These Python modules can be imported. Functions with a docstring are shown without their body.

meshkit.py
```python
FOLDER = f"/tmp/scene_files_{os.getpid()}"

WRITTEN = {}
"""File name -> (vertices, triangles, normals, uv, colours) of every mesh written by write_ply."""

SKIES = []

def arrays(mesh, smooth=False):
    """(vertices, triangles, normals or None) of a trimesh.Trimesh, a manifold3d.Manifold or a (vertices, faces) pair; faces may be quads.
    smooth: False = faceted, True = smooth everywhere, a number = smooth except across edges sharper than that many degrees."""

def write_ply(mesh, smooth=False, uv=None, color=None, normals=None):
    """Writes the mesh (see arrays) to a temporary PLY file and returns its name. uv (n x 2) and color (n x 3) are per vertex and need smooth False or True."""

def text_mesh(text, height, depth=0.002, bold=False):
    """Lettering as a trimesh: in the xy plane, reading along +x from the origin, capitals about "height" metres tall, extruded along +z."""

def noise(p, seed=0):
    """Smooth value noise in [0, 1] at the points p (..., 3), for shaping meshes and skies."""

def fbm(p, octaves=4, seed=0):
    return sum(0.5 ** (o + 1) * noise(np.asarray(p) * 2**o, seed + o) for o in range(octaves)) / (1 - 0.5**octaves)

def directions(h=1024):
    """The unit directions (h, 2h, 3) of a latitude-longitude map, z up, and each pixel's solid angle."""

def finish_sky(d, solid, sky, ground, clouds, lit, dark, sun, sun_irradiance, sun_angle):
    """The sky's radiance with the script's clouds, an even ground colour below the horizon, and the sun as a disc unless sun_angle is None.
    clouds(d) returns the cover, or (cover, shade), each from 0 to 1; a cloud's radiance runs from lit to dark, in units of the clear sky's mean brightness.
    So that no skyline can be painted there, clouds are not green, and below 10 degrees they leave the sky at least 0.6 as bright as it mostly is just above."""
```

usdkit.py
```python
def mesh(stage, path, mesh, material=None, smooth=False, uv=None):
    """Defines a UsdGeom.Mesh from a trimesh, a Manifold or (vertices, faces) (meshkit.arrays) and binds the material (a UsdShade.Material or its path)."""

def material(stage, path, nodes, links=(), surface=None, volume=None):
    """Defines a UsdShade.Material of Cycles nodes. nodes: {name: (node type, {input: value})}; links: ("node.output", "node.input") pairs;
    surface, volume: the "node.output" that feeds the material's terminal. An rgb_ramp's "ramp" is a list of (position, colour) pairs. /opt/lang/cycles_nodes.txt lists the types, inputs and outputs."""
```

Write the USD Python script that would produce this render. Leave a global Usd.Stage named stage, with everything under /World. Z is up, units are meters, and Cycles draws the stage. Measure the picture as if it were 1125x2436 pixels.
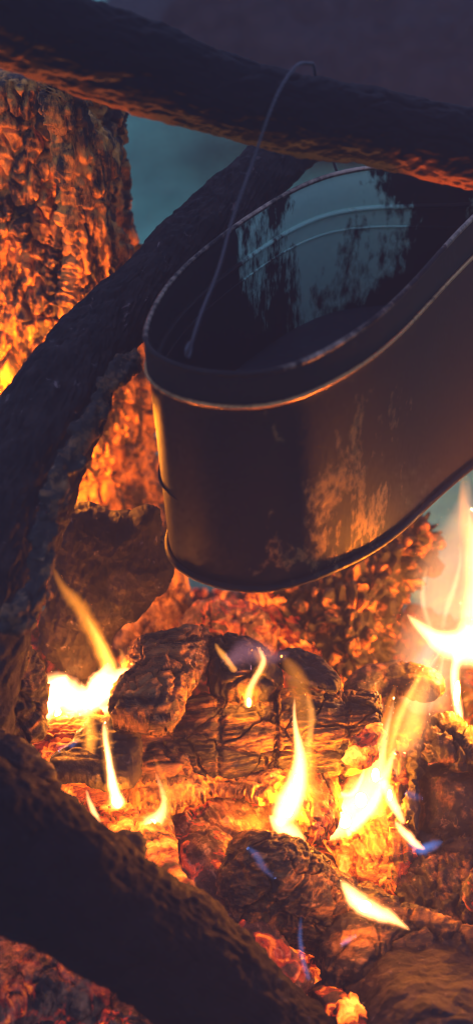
import math, random
import numpy as np, trimesh, shapely, usdkit, meshkit
from scipy.spatial import cKDTree
from scipy.interpolate import CubicSpline
from pxr import Usd, UsdGeom, UsdLux, UsdShade, Gf, Sdf, Vt

stage = Usd.Stage.CreateInMemory()
UsdGeom.SetStageUpAxis(stage, 'Z'); UsdGeom.SetStageMetersPerUnit(stage, 1.0)
W = UsdGeom.Xform.Define(stage, '/World'); stage.SetDefaultPrim(W.GetPrim())
LK = '/World/Looks'; UsdGeom.Scope.Define(stage, LK)

# ------------------------------------------------------------------ camera
PITCH = math.radians(33.0); DIST = 0.85; FPX = 4250.0; CX, CY = 562.5, 1218.0
VIEW = np.array([0, math.cos(PITCH), -math.sin(PITCH)]); UPV = np.array([0, math.sin(PITCH), math.cos(PITCH)])
CAM = np.array([0, 0, 0.20]) - DIST * VIEW
cam = UsdGeom.Camera.Define(stage, '/World/camera')
HA = 24.0; cam.CreateHorizontalApertureAttr(HA); cam.CreateVerticalApertureAttr(HA * 1024 / 472)
cam.CreateFocalLengthAttr(HA * FPX / 1125.0)
cam.CreateClippingRangeAttr(Gf.Vec2f(0.02, 1000))
cam.CreateFStopAttr(8.0); cam.CreateFocusDistanceAttr(0.895)
cam.CreateExposureAttr(0.0)
m4 = Gf.Matrix4d(1, 0, 0, 0, UPV[0], UPV[1], UPV[2], 0, -VIEW[0], -VIEW[1], -VIEW[2], 0, CAM[0], CAM[1], CAM[2], 1)
cam.AddTransformOp().Set(m4)

# ------------------------------------------------------------------ sky at dusk (the sun is below the trees: no sun lamp)
SUN_EL, SUN_ROT = 0.20, math.radians(215)
sky_m = usdkit.material(stage, LK + '/sky_look', {
    'sky': ('sky_texture', {'sky_type': 'single_scattering', 'sun_disc': False, 'sun_elevation': SUN_EL, 'sun_rotation': SUN_ROT, 'altitude': 100.0}),
    'tc': ('texture_coordinate', {}),
    'n': ('noise_texture', {'scale': 2.2, 'detail': 5.0}),
    'r': ('rgb_ramp', {'ramp': [(0.35, (.55, .55, .55)), (0.65, (1, 1, 1))]}),
    'mx': ('mix_color', {'use_clamp': False, 'b': (2.6, 3.4, 6.8)}),
    'bg': ('background_shader', {'strength': 0.15}),
}, [('tc.generated', 'n.vector'), ('n.fac', 'r.fac'), ('r.color', 'mx.fac'), ('sky.color', 'mx.a'), ('mx.result', 'bg.color')], surface='bg.background')
dome = UsdLux.DomeLight.Define(stage, '/World/sky'); dome.CreateIntensityAttr(1.0)
UsdShade.MaterialBindingAPI.Apply(dome.GetPrim()).Bind(sky_m)

# ------------------------------------------------------------------ helpers
def ray(px, py):
    return VIEW + np.array([1.0, 0, 0]) * ((px - CX) / FPX) + UPV * ((CY - py) / FPX)
def at(px, py, Y):
    r = ray(px, py); return CAM + r * ((Y - CAM[1]) / r[1])
def onz(px, py, Z):
    r = ray(px, py); return CAM + r * ((Z - CAM[2]) / r[2])
def px_m(Y, py=1218):
    return FPX / ((at(562, py, Y) - CAM) @ VIEW)       # pixels per metre at that depth

used = {}
def numbered(parent, name):
    k = (parent, name); used[k] = used.get(k, 0) + 1
    return name if used[k] == 1 else '%s_%03d' % (name, used[k] - 1)
def tag(p, label=None, cat=None, group=None, kind=None):
    for k, v in (('label', label), ('category', cat), ('group', group), ('kind', kind)):
        if v: p.SetCustomDataByKey(k, v)
    return p
class Thing:
    def __init__(s, name, label, cat, loc, group=None, kind=None):
        s.loc = np.asarray(loc, float); s.path = '/World/' + numbered('/World', name)
        x = UsdGeom.Xform.Define(stage, s.path); x.AddTranslateOp().Set(Gf.Vec3d(*map(float, s.loc)))
        s.prim = tag(x.GetPrim(), label, cat, group, kind)
    def part(s, name, mesh, mat, smooth=True, under=None, label=None, prim=None, kind=None):
        par = under or s.path
        path = par + '/' + numbered(par, name)
        v, f = (np.asarray(mesh[0]), np.asarray(mesh[1])) if isinstance(mesh, tuple) else (mesh.vertices, mesh.faces)
        m = usdkit.mesh(stage, path, (v - s.loc, f), mat, smooth=smooth)
        if prim is not None and smooth is True:
            UsdGeom.PrimvarsAPI(m).CreatePrimvar('crack', Sdf.ValueTypeNames.FloatArray, 'vertex').Set(Vt.FloatArray.FromNumpy(np.asarray(prim, np.float32)))
        tag(m.GetPrim(), label, kind=kind)
        return path
def single(name, mesh, mat, label=None, cat=None, group=None, kind=None, smooth=True, prim=None):
    v, f = (np.asarray(mesh[0]), np.asarray(mesh[1])) if isinstance(mesh, tuple) else (mesh.vertices, mesh.faces)
    loc = np.array([*v[:, :2].mean(0), v[:, 2].min()])
    path = '/World/' + numbered('/World', name)
    m = usdkit.mesh(stage, path, (v - loc, f), mat, smooth=smooth)
    m.AddTranslateOp().Set(Gf.Vec3d(*map(float, loc)))
    if prim is not None and smooth is True:
        UsdGeom.PrimvarsAPI(m).CreatePrimvar('crack', Sdf.ValueTypeNames.FloatArray, 'vertex').Set(Vt.FloatArray.FromNumpy(np.asarray(prim, np.float32)))
    return tag(m.GetPrim(), label, cat, group, kind)

noise, fbm = meshkit.noise, meshkit.fbm
def sstep(a, b, x):
    t = np.clip((x - a) / (b - a), 0, 1); return t * t * (3 - 2 * t)
def spline(P, n, closed=False):
    P = np.asarray(P, float)
    if closed: P = np.vstack([P, P[:1]])
    t = np.r_[0, np.cumsum(np.maximum(np.linalg.norm(np.diff(P[:, :2], axis=0), axis=1), 1e-9) ** 0.7)]
    cs = CubicSpline(t, P, bc_type='periodic' if closed else 'natural')
    return cs(np.linspace(0, t[-1], n + (1 if closed else 0)))[:n]
def vor(q, seed):
    lo, hi = np.floor(q.min(0)).astype(int) - 1, np.ceil(q.max(0)).astype(int) + 2
    g = np.stack(np.meshgrid(*[np.arange(a, b) for a, b in zip(lo, hi)], indexing='ij'), -1).reshape(-1, 3)
    rng = np.random.default_rng(seed)
    s = g + rng.random(g.shape)
    d, i = cKDTree(s).query(q, k=2)
    return d[:, 1] - d[:, 0], rng.random(len(s))[i[:, 0]]
def frame(g):
    g = np.asarray(g, float) / np.linalg.norm(g)
    u = np.cross(g, [0.3, 0.2, 0.93]); u /= np.linalg.norm(u)
    return g, u, np.cross(g, u)
def chardisp(P, g, cell=(.014, .008), crack=.003, fib=.0008, bump=.004, seed=0, lumpy=0.5, wid=.22, pillow=0.0, crumb=.0):
    """relief of charred wood: blocky plates split by cracks along and across the grain, fibres, bumps. Returns (offset, crack mask)"""
    g, u, v = frame(g)
    a, b, c = P @ g, P @ u, P @ v
    wv = np.stack([fbm(P / .02 + 7 * k, 3, seed + 11 * k) - .5 for k in range(3)], -1)
    q = np.stack([a / cell[0], b / cell[1], c / cell[1]], -1) + 1.1 * wv
    f, r = vor(q, seed)
    m = 1 - sstep(0.0, wid, f)
    d = -crack * m + crack * lumpy * (r - .5) * (1 - m) + crack * pillow * sstep(.1, .8, f)
    bend = .004 * fbm(P / .025, 2, seed + 21)
    fr = fbm(np.stack([a / .028, (b + bend) / .0019, (c + bend) / .0019], -1), 2, seed + 5)
    d = d + fib * (1 - 2.2 * np.abs(2 * fr - 1))
    if crumb:
        cr = fbm(P / .0075 + 3 * wv, 4, seed + 13); d = d + crumb * (1 - 3.2 * np.abs(2 * cr - 1))
    d = d + bump * 2 * (fbm(P / .028, 4, seed + 9) - .5) + .0011 * 2 * (fbm(P / .0042, 3, seed + 3) - .5)
    return d, m
def vnormals(v, f):
    n = np.zeros_like(v); fn = np.cross(v[f[:, 1]] - v[f[:, 0]], v[f[:, 2]] - v[f[:, 0]])
    for k in range(3): np.add.at(n, f[:, k], fn)
    return n / np.maximum(np.linalg.norm(n, axis=1, keepdims=True), 1e-20)

def lump(outline, Y, T, R=None, tilt=(0, 0), s=.00075, jag=.0015, disp=None, grain=(1, 0), seed=0, back=0.8, edge=1.0):
    """A solid piece whose silhouette from the front follows an outline; rounded to thickness T on both sides, then given relief."""
    o = np.asarray(outline, float); c = o.mean(0)
    dense = spline(o, 40 * len(o), True)
    P3 = np.array([at(x, y, Y + tilt[0] * (x - c[0]) / 1000 + tilt[1] * (c[1] - y) / 1000) for x, y in dense])
    ctr = P3.mean(0); U, S, V = np.linalg.svd(P3 - ctr, full_matrices=False); N = V[2]
    if N @ (CAM - ctr) < 0: N = -N
    e1, e2 = V[0], np.cross(N, V[0])
    p2 = np.stack([(P3 - ctr) @ e1, (P3 - ctr) @ e2], -1)
    nn = np.gradient(p2, axis=0); nn = np.stack([nn[:, 1], -nn[:, 0]], -1); nn /= np.maximum(np.linalg.norm(nn, axis=1, keepdims=True), 1e-9)
    j = jag * 2 * (fbm(np.c_[p2 / .009, np.zeros(len(p2))], 3, seed + 40) - .5)
    p2 = p2 + nn * j[:, None]
    poly = shapely.Polygon(p2).buffer(0)
    if poly.geom_type != 'Polygon': poly = max(poly.geoms, key=lambda q: q.area)
    bd = np.array(poly.exterior.coords); L = poly.exterior.length
    bs = np.array([poly.exterior.interpolate(t).coords[0] for t in np.linspace(0, L, int(L / (s * .4)))])
    lo, hi = bd.min(0) - s * 2, bd.max(0) + s * 2
    gx, gy = np.arange(lo[0], hi[0], s), np.arange(lo[1], hi[1], s)
    X, Yg = np.meshgrid(gx, gy, indexing='ij'); G = np.stack([X.ravel(), Yg.ravel()], -1)
    ins = shapely.contains_xy(poly, G[:, 0], G[:, 1])
    d, ix = cKDTree(bs).query(G)
    sd = np.where(ins, d, -d)
    ok = sd > -s * 1.0
    bnd = ok & (sd < s * .35)
    G = np.where(bnd[:, None], bs[ix], G); sd = np.where(bnd, 0, sd)
    nx, ny = len(gx), len(gy); idx = np.arange(nx * ny).reshape(nx, ny)
    q = np.stack([idx[:-1, :-1], idx[1:, :-1], idx[1:, 1:], idx[:-1, 1:]], -1).reshape(-1, 4)
    q = q[ok[q].all(1) & (sd[q] > 0).any(1)]
    R = min(R or T * 1.25, max(sd.max(), 1e-4))
    h = T * (1 - (1 - np.clip(sd / R, 0, 1)) ** 2) ** (.5 * edge)
    n0 = nx * ny
    vf = ctr + G[:, :1] * e1 + G[:, 1:] * e2 + h[:, None] * N
    vb = ctr + G[:, :1] * e1 + G[:, 1:] * e2 - back * h[:, None] * N
    bmap = np.where(bnd, np.arange(n0), np.arange(n0) + n0)
    F = np.vstack([q[:, [0, 1, 2]], q[:, [0, 2, 3]]]); Fb = bmap[F][:, ::-1]
    v = np.vstack([vf, vb]); f = np.vstack([F, Fb])
    keep, inv = np.unique(f, return_inverse=True); v = v[keep]; f = inv.reshape(-1, 3)
    f = f[(f[:, 0] != f[:, 1]) & (f[:, 1] != f[:, 2]) & (f[:, 2] != f[:, 0])]
    n = vnormals(v, f)
    if (np.einsum('ij,ij->i', n, v - ctr).sum()) < 0: f = f[:, ::-1]; n = -n
    gp = at(c[0] + grain[0] * 50, c[1] + grain[1] * 50, Y + tilt[0] * grain[0] * .05 - tilt[1] * grain[1] * .05) - at(c[0], c[1], Y)
    dd, mk = chardisp(v, gp, seed=seed, **(disp or {}))
    v = v + n * dd[:, None]
    return (v, f), mk

def rod(pts, radii, disp=None, seed=0, nt=300, nth=160, round_=0.12, shape=None, cap=.004):
    """A log: tapered, slightly uneven rod along 3D points"""
    S = spline(np.c_[pts, radii], nt); C, Rr = S[:, :3], S[:, 3]
    L = np.r_[0, np.cumsum(np.linalg.norm(np.diff(C, axis=0), axis=1))]
    T = np.gradient(C, axis=0); T /= np.linalg.norm(T, axis=1, keepdims=True)
    ref = np.array([0.05, -.8, .6]); U = np.cross(T, ref); U /= np.linalg.norm(U, axis=1, keepdims=True); V = np.cross(U, T)
    th = np.linspace(0, 2 * np.pi, nth, endpoint=False)
    D = np.cos(th)[None, :, None] * U[:, None] + np.sin(th)[None, :, None] * V[:, None]
    er = np.minimum(1, np.sqrt(np.clip(1 - (1 - np.clip(np.minimum(L, L[-1] - L) / cap, 0, 1)) ** 2, 0, 1)) * .25 + .75)
    base = C[:, None] + D * (Rr * er)[:, None, None]
    if round_: base = base + D * ((fbm(base.reshape(-1, 3) / .05, 3, seed + 70) - .5).reshape(nt, nth) * round_ * 2 * Rr[:, None])[..., None]
    if shape is not None: base = base + D * shape(L / L[-1], th)[..., None] * Rr[:, None, None]
    P = base.reshape(-1, 3)
    d, mk = chardisp(P, C[-1] - C[0], seed=seed, **(disp or {}))
    P = P + D.reshape(-1, 3) * d[:, None]
    i = np.arange(nt * nth).reshape(nt, nth)
    a, b, c_, e = i[:-1], i[1:], np.roll(i[1:], -1, 1), np.roll(i[:-1], -1, 1)
    F = np.vstack([np.stack([a, c_, b], -1).reshape(-1, 3), np.stack([a, e, c_], -1).reshape(-1, 3)])
    v = [P]; f = [F]; k = len(P); mk = [mk]
    for end, row in ((0, i[0]), (1, i[-1])):                       # end faces with ring relief
        ctr = P[row].mean(0); tdir = -T[0] if end == 0 else T[-1]; prev = row
        for q in (.8, .6, .4, .2):
            ring = ctr + (P[row] - ctr) * q + tdir * (.0012 * (np.sin(q * 30) + 2 * noise(P[row] / .006 + q * 3, seed)[:, None] - 1))
            r2 = np.arange(k, k + nth); k += nth; v.append(ring); mk.append(np.zeros(nth))
            x = [prev, np.roll(prev, -1), np.roll(r2, -1), r2] if end == 0 else [prev, r2, np.roll(r2, -1), np.roll(prev, -1)]
            f.append(np.stack([x[0], x[2], x[1]], -1) if False else np.vstack([np.stack([x[0], x[2], x[1]], -1), np.stack([x[0], x[3], x[2]], -1)])); prev = r2
        v.append(ctr[None]); mk.append(np.zeros(1)); cc = np.full(nth, k); k += 1
        f.append(np.stack([prev, cc, np.roll(prev, -1)], -1) if end == 0 else np.stack([prev, np.roll(prev, -1), cc], -1))
    v, f = np.vstack(v), np.vstack(f)
    if trimesh.Trimesh(v, f, process=False).volume < 0: f = f[:, ::-1]
    return (v, f), np.concatenate(mk)
def pxrod(spec, **k):
    """rod through (px, py, radius_px, Y) points"""
    return rod([at(a, b, y) for a, b, r, y in spec], [r / px_m(y, b) for a, b, r, y in spec], **k)
def tube(path, r, n=10, closed=False):
    C = np.asarray(path); N = len(C)
    T = (np.roll(C, -1, 0) - np.roll(C, 1, 0)) if closed else np.gradient(C, axis=0)
    T /= np.linalg.norm(T, axis=1, keepdims=True)
    U = np.cross(T, [0.02, .1, 1.0]); U /= np.linalg.norm(U, axis=1, keepdims=True); V = np.cross(T, U)
    th = np.linspace(0, 2 * np.pi, n, endpoint=False); r = np.broadcast_to(r, N)
    P = (C[:, None] + r[:, None, None] * (np.cos(th)[None, :, None] * U[:, None] + np.sin(th)[None, :, None] * V[:, None])).reshape(-1, 3)
    i = np.arange(N * n).reshape(N, n); m = N if closed else N - 1
    j = np.roll(i, -1, 0)
    a, b, c, d = i[:m], j[:m], np.roll(j, -1, 1)[:m], np.roll(i, -1, 1)[:m]
    F = [np.stack([a, b, c], -1).reshape(-1, 3), np.stack([a, c, d], -1).reshape(-1, 3)]
    if not closed:
        F += [np.stack([np.full(n - 2, i[0, 0]), i[0, 1:-1], i[0, 2:]], -1), np.stack([np.full(n - 2, i[-1, 0]), i[-1, 2:], i[-1, 1:-1]], -1)]
    return P, np.vstack(F)[:, ::-1]

# ------------------------------------------------------------------ materials
def char_mat(name, dark=(.018, .015, .016), mid=(.05, .035, .026), ash=(.22, .20, .20), ash_at=.66, rough=.75, glow=0.0, glow_at=.55, glow_scale=45, bump=.6, spec=.35, lo=.43, hi=.60, streak=None, crackglow=0.0):
    nodes = {'g': ('geometry', {}),
             'mp': ('mapping', {'scale': streak or (1, 1, 1)}),
             'n1': ('noise_texture', {'scale': 95.0, 'detail': 9.0, 'roughness': .68}),
             'n2': ('noise_texture', {'scale': 160.0, 'detail': 5.0, 'roughness': .65, 'distortion': .6}),
             'n3': ('noise_texture', {'scale': 520.0, 'detail': 4.0}), 'hh': ('math', {'math_type': 'multiply_add', 'value2': .45}),
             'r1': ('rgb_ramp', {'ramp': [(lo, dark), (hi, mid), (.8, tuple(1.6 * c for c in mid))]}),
             'r2': ('rgb_ramp', {'ramp': [(ash_at - .08, (0, 0, 0)), (ash_at + .1, (1, 1, 1))]}),
             'mx': ('mix_color', {'b': ash}),
             'bp': ('bump', {'strength': bump, 'distance': .002}),
             'p': ('principled_bsdf', {'roughness': rough, 'specular_ior_level': spec})}
    links = [('g.position', 'mp.vector'), ('mp.vector', 'n1.vector'), ('mp.vector', 'n2.vector'), ('mp.vector', 'n3.vector'), ('n3.fac', 'hh.value1'), ('n2.fac', 'hh.value3'), ('n1.fac', 'r1.fac'), ('n2.fac', 'r2.fac'),
             ('r2.color', 'mx.fac'), ('r1.color', 'mx.a'), ('mx.result', 'p.base_color'), ('hh.value', 'bp.height'), ('bp.normal', 'p.normal')]
    if glow:
        nodes |= {'n4': ('noise_texture', {'scale': float(glow_scale), 'detail': 4.0, 'roughness': .6, 'distortion': 1.2}),
                  'r4': ('rgb_ramp', {'ramp': [(glow_at - .02, (0, 0, 0)), (glow_at + .06, (.25, .012, .001)), (glow_at + .15, (1, .165, .008)), (glow_at + .3, (1.6, .56, .06))]}),
                  }
        nodes['p'][1]['emission_strength'] = glow
        links += [('mp.vector', 'n4.vector'), ('n4.fac', 'r4.fac'), ('r4.color', 'p.emission_color')]
    elif crackglow:
        nodes |= {'at': ('attribute', {'attribute': 'crack'}),
                  'n4': ('noise_texture', {'scale': 30.0, 'detail': 2.0}),
                  'mm': ('math', {'math_type': 'multiply'}),
                  'r4': ('rgb_ramp', {'ramp': [(.3, (0, 0, 0)), (.5, (.5, .03, .002)), (.75, (1, .2, .01))]})}
        nodes['p'][1]['emission_strength'] = crackglow
        links += [('g.position', 'n4.vector'), ('at.fac', 'mm.value1'), ('n4.fac', 'mm.value2'), ('mm.value', 'r4.fac'), ('r4.color', 'p.emission_color')]
    return usdkit.material(stage, LK + '/' + name, nodes, links, surface='p.BSDF')

M = {}
M['char'] = char_mat('charcoal', dark=(.010, .009, .009), mid=(.03, .02, .014), ash=(.15, .13, .12), ash_at=.68)
M['char_brown'] = char_mat('charred_brown_wood', dark=(.010, .008, .007), mid=(.14, .06, .018), ash=(.32, .18, .09), ash_at=.68, lo=.50, hi=.63)
M['char_ash'] = char_mat('ashy_charcoal', dark=(.012, .009, .008), mid=(.17, .08, .02), ash=(.40, .22, .09), ash_at=.67, lo=.50, hi=.62, bump=.9, streak=(.22, 1, 1))
M['wood'] = char_mat('scorched_wood', dark=(.07, .03, .014), mid=(.52, .25, .05), ash=(.62, .36, .12), ash_at=.62, streak=(1, 1, .25))
M['bark'] = char_mat('scorched_bark', dark=(.008, .007, .008), mid=(.022, .017, .018), ash=(.25, .19, .2), ash_at=.71, rough=.8, spec=.12)
M['soot'] = char_mat('sooty_log', dark=(.003, .0028, .0036), mid=(.007, .0058, .007), ash=(.08, .09, .11), ash_at=.76, rough=.85, bump=.3, spec=.08)
M['crossbar'] = usdkit.material(stage, LK + '/soot_with_painted_fireglow', {'g': ('geometry', {}), 'sx': ('separate_xyz', {}), 'n': ('noise_texture', {'scale': 60.0, 'detail': 5.0}),
    'ma': ('math', {'math_type': 'multiply_add', 'value2': .12}), 'r': ('rgb_ramp', {'ramp': [(0.0, (.40, .12, .02)), (.03, (.11, .03, .006)), (.13, (.006, .005, .007)), (.75, (.010, .008, .011)), (.85, (.02, .02, .024))]}),  # orange end of the ramp: firelight painted onto downward-facing sides
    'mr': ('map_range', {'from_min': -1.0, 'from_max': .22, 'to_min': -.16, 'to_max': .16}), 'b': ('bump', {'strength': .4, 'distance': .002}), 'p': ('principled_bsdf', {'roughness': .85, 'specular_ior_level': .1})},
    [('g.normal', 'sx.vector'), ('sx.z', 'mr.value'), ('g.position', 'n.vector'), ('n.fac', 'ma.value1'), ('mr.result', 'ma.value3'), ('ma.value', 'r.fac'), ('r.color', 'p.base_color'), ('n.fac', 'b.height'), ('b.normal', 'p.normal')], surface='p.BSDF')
M['dusty'] = char_mat('dusty_bark', dark=(.008, .0065, .008), mid=(.020, .016, .018), ash=(.2, .17, .18), ash_at=.7, rough=.9)
M['knob'] = char_mat('knobbly_char', dark=(.005, .004, .003), mid=(.20, .08, .02), ash=(.35, .17, .06), ash_at=.70, lo=.52, hi=.61)
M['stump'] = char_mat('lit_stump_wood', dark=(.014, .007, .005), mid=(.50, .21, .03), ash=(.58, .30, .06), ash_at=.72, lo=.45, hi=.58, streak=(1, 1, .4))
M['ruddy'] = char_mat('ruddy_wood', dark=(.02, .010, .008), mid=(.30, .12, .06), ash=(.4, .2, .1), ash_at=.66, glow=.5, glow_at=.56, glow_scale=70)  # low ember glow, also standing in for firelight missing on this wood
M['tinder'] = char_mat('char_with_painted_firelight', dark=(.015, .010, .008), mid=(.26, .12, .035), ash=(.4, .24, .1), ash_at=.66, lo=.42, hi=.6, bump=.9, streak=(.22, 1, 1))  # brighter copy of the ashy char, with firelight put into its colour
M['seam'] = char_mat('glowing_seam', dark=(.03, .015, .01), mid=(.12, .05, .02), ash=(.35, .2, .1), ash_at=.62, glow=1.9, glow_at=.40, glow_scale=70)
M['glow'] = char_mat('glowing_wood', dark=(.03, .015, .01), mid=(.12, .05, .02), ash=(.35, .2, .1), ash_at=.62, glow=1.9, glow_at=.43, glow_scale=55, streak=(.5, 1, 1))
M['glow2'] = char_mat('half_glowing_wood', dark=(.03, .015, .01), mid=(.14, .06, .03), ash=(.35, .22, .14), ash_at=.62, glow=1.8, glow_at=.55, glow_scale=60)
M['ember'] = char_mat('ember', dark=(.012, .009, .008), mid=(.06, .03, .015), ash=(.35, .28, .24), ash_at=.66, glow=2.0, glow_at=.54, glow_scale=80)
M['coal'] = char_mat('coal_glowing_in_cracks', dark=(.02, .015, .014), mid=(.07, .04, .03), ash=(.3, .25, .22), ash_at=.64, crackglow=2.0)

def metal(name, soot=.5, base=(.50, .28, .10), rough=.32, clean=(0, 0, 9), cr=.055, metallic=1.0, to=.17, nsc=22.0, soft=.16, zs=.45):
    return usdkit.material(stage, LK + '/' + name, {
        'g': ('geometry', {}), 'mp': ('mapping', {'scale': (1, 1, zs)}),
        'n1': ('noise_texture', {'scale': nsc, 'detail': 7.0, 'roughness': .62, 'distortion': .5}),
        'n2': ('noise_texture', {'scale': 300.0, 'detail': 4.0, 'roughness': .6}),
        'ad': ('math', {'math_type': 'multiply_add', 'value2': .35, 'value3': 0.0}),
        'r': ('rgb_ramp', {'ramp': [(soot - .03, (1, 1, 1)), (soot + soft, (.12, .12, .12))]}),
        'rr': ('rgb_ramp', {'ramp': [(.3, (rough - .08,) * 3), (.7, (rough + .15,) * 3)]}),
        'bp': ('bump', {'strength': .25, 'distance': .0008}),
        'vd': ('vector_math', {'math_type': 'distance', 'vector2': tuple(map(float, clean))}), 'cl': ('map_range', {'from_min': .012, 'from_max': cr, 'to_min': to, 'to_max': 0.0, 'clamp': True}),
        'ac': ('math', {'math_type': 'add'}),
        'm': ('principled_bsdf', {'metallic': metallic, 'base_color': base}),
        's': ('principled_bsdf', {'base_color': (.010, .008, .009), 'roughness': .62, 'specular_ior_level': .10}),
        'mx': ('mix_closure', {})},
        [('g.position', 'mp.vector'), ('mp.vector', 'n1.vector'), ('mp.vector', 'n2.vector'), ('n2.fac', 'ad.value1'), ('n1.fac', 'ad.value3'), ('g.position', 'vd.vector1'), ('vd.value', 'cl.value'), ('ad.value', 'ac.value1'), ('cl.result', 'ac.value2'), ('ac.value', 'r.fac'), ('n2.fac', 'rr.fac'), ('rr.color', 'm.roughness'),
         ('n2.fac', 'bp.height'), ('bp.normal', 'm.normal'), ('bp.normal', 's.normal'), ('r.color', 'mx.fac'), ('m.BSDF', 'mx.closure1'), ('s.BSDF', 'mx.closure2')], surface='mx.closure')
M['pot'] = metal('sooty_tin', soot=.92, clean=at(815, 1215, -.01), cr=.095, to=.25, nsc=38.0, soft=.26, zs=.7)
M['pot_in'] = metal('tin_inside', soot=.92, base=(.44, .90, .72), rough=.42, metallic=.12, clean=at(800, 530, .150), cr=.105, to=.42, nsc=26.0)
M['rim'] = metal('bare_tin', soot=.66, base=(.42, .30, .22), rough=.34, nsc=8.0)
M['bead'] = metal('copper_bead', soot=.46, base=(.46, .24, .09), rough=.34, nsc=8.0)
M['wire'] = usdkit.material(stage, LK + '/twisted_wire', {'p': ('principled_bsdf', {'base_color': (.05, .05, .065), 'metallic': .4, 'roughness': .5})}, surface='p.BSDF')
M['water'] = usdkit.material(stage, LK + '/dark_water', {'g': ('geometry', {}), 'n': ('noise_texture', {'scale': 55.0, 'detail': 2.0}), 'b': ('bump', {'strength': .5, 'distance': .003}),
    'p': ('principled_bsdf', {'base_color': (.012, .014, .018), 'roughness': .12, 'ior': 1.33, 'specular_ior_level': .10})}, [('g.position', 'n.vector'), ('n.fac', 'b.height'), ('b.normal', 'p.normal')], surface='p.BSDF')
M['ground'] = usdkit.material(stage, LK + '/ashy_earth', {'g': ('geometry', {}), 'n': ('noise_texture', {'scale': 9.0, 'detail': 7.0, 'roughness': .6}),
    'r': ('rgb_ramp', {'ramp': [(.3, (.05, .20, .13)), (.7, (.14, .44, .28))]}), 'n2': ('noise_texture', {'scale': 140.0, 'detail': 4.0}), 'b': ('bump', {'strength': .5, 'distance': .006}),
    'p': ('principled_bsdf', {'roughness': .9, 'specular_ior_level': .2})}, [('g.position', 'n.vector'), ('g.position', 'n2.vector'), ('n.fac', 'r.fac'), ('r.color', 'p.base_color'), ('n2.fac', 'b.height'), ('b.normal', 'p.normal')], surface='p.BSDF')

def flame_mat(name, col, k):
    return usdkit.material(stage, LK + '/' + name, {'e': ('emission', {'color': col, 'strength': float(k)})}, volume='e.emission')
FK = 900.0
M['f_orange'] = flame_mat('orange_flame', (1.0, .29, .022), FK * .6)
M['f_yellow'] = flame_mat('yellow_flame', (1.0, .33, .05), FK * .8)
M['f_white'] = flame_mat('white_hot_flame', (1.0, .37, .12), FK * 2.6)
M['f_cream'] = flame_mat('cream_flame', (1.0, .50, .22), FK * .62)
M['f_peach'] = flame_mat('pale_peach_flame', (1.0, .40, .17), FK * .40)
M['f_pink'] = flame_mat('pale_violet_flame', (.55, .22, .30), FK * .35)
M['f_blue'] = flame_mat('blue_flame', (.10, .20, .62), FK * .27)
def hot(name, col, k):
    return usdkit.material(stage, LK + '/' + name, {'e': ('emission', {'color': col, 'strength': float(k)})}, surface='e.emission')
M['core'] = hot('flame_heart', (1.0, .26, .009), 900)
M['core_big'] = hot('large_flame_heart', (1.0, .26, .009), 1150)

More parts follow.
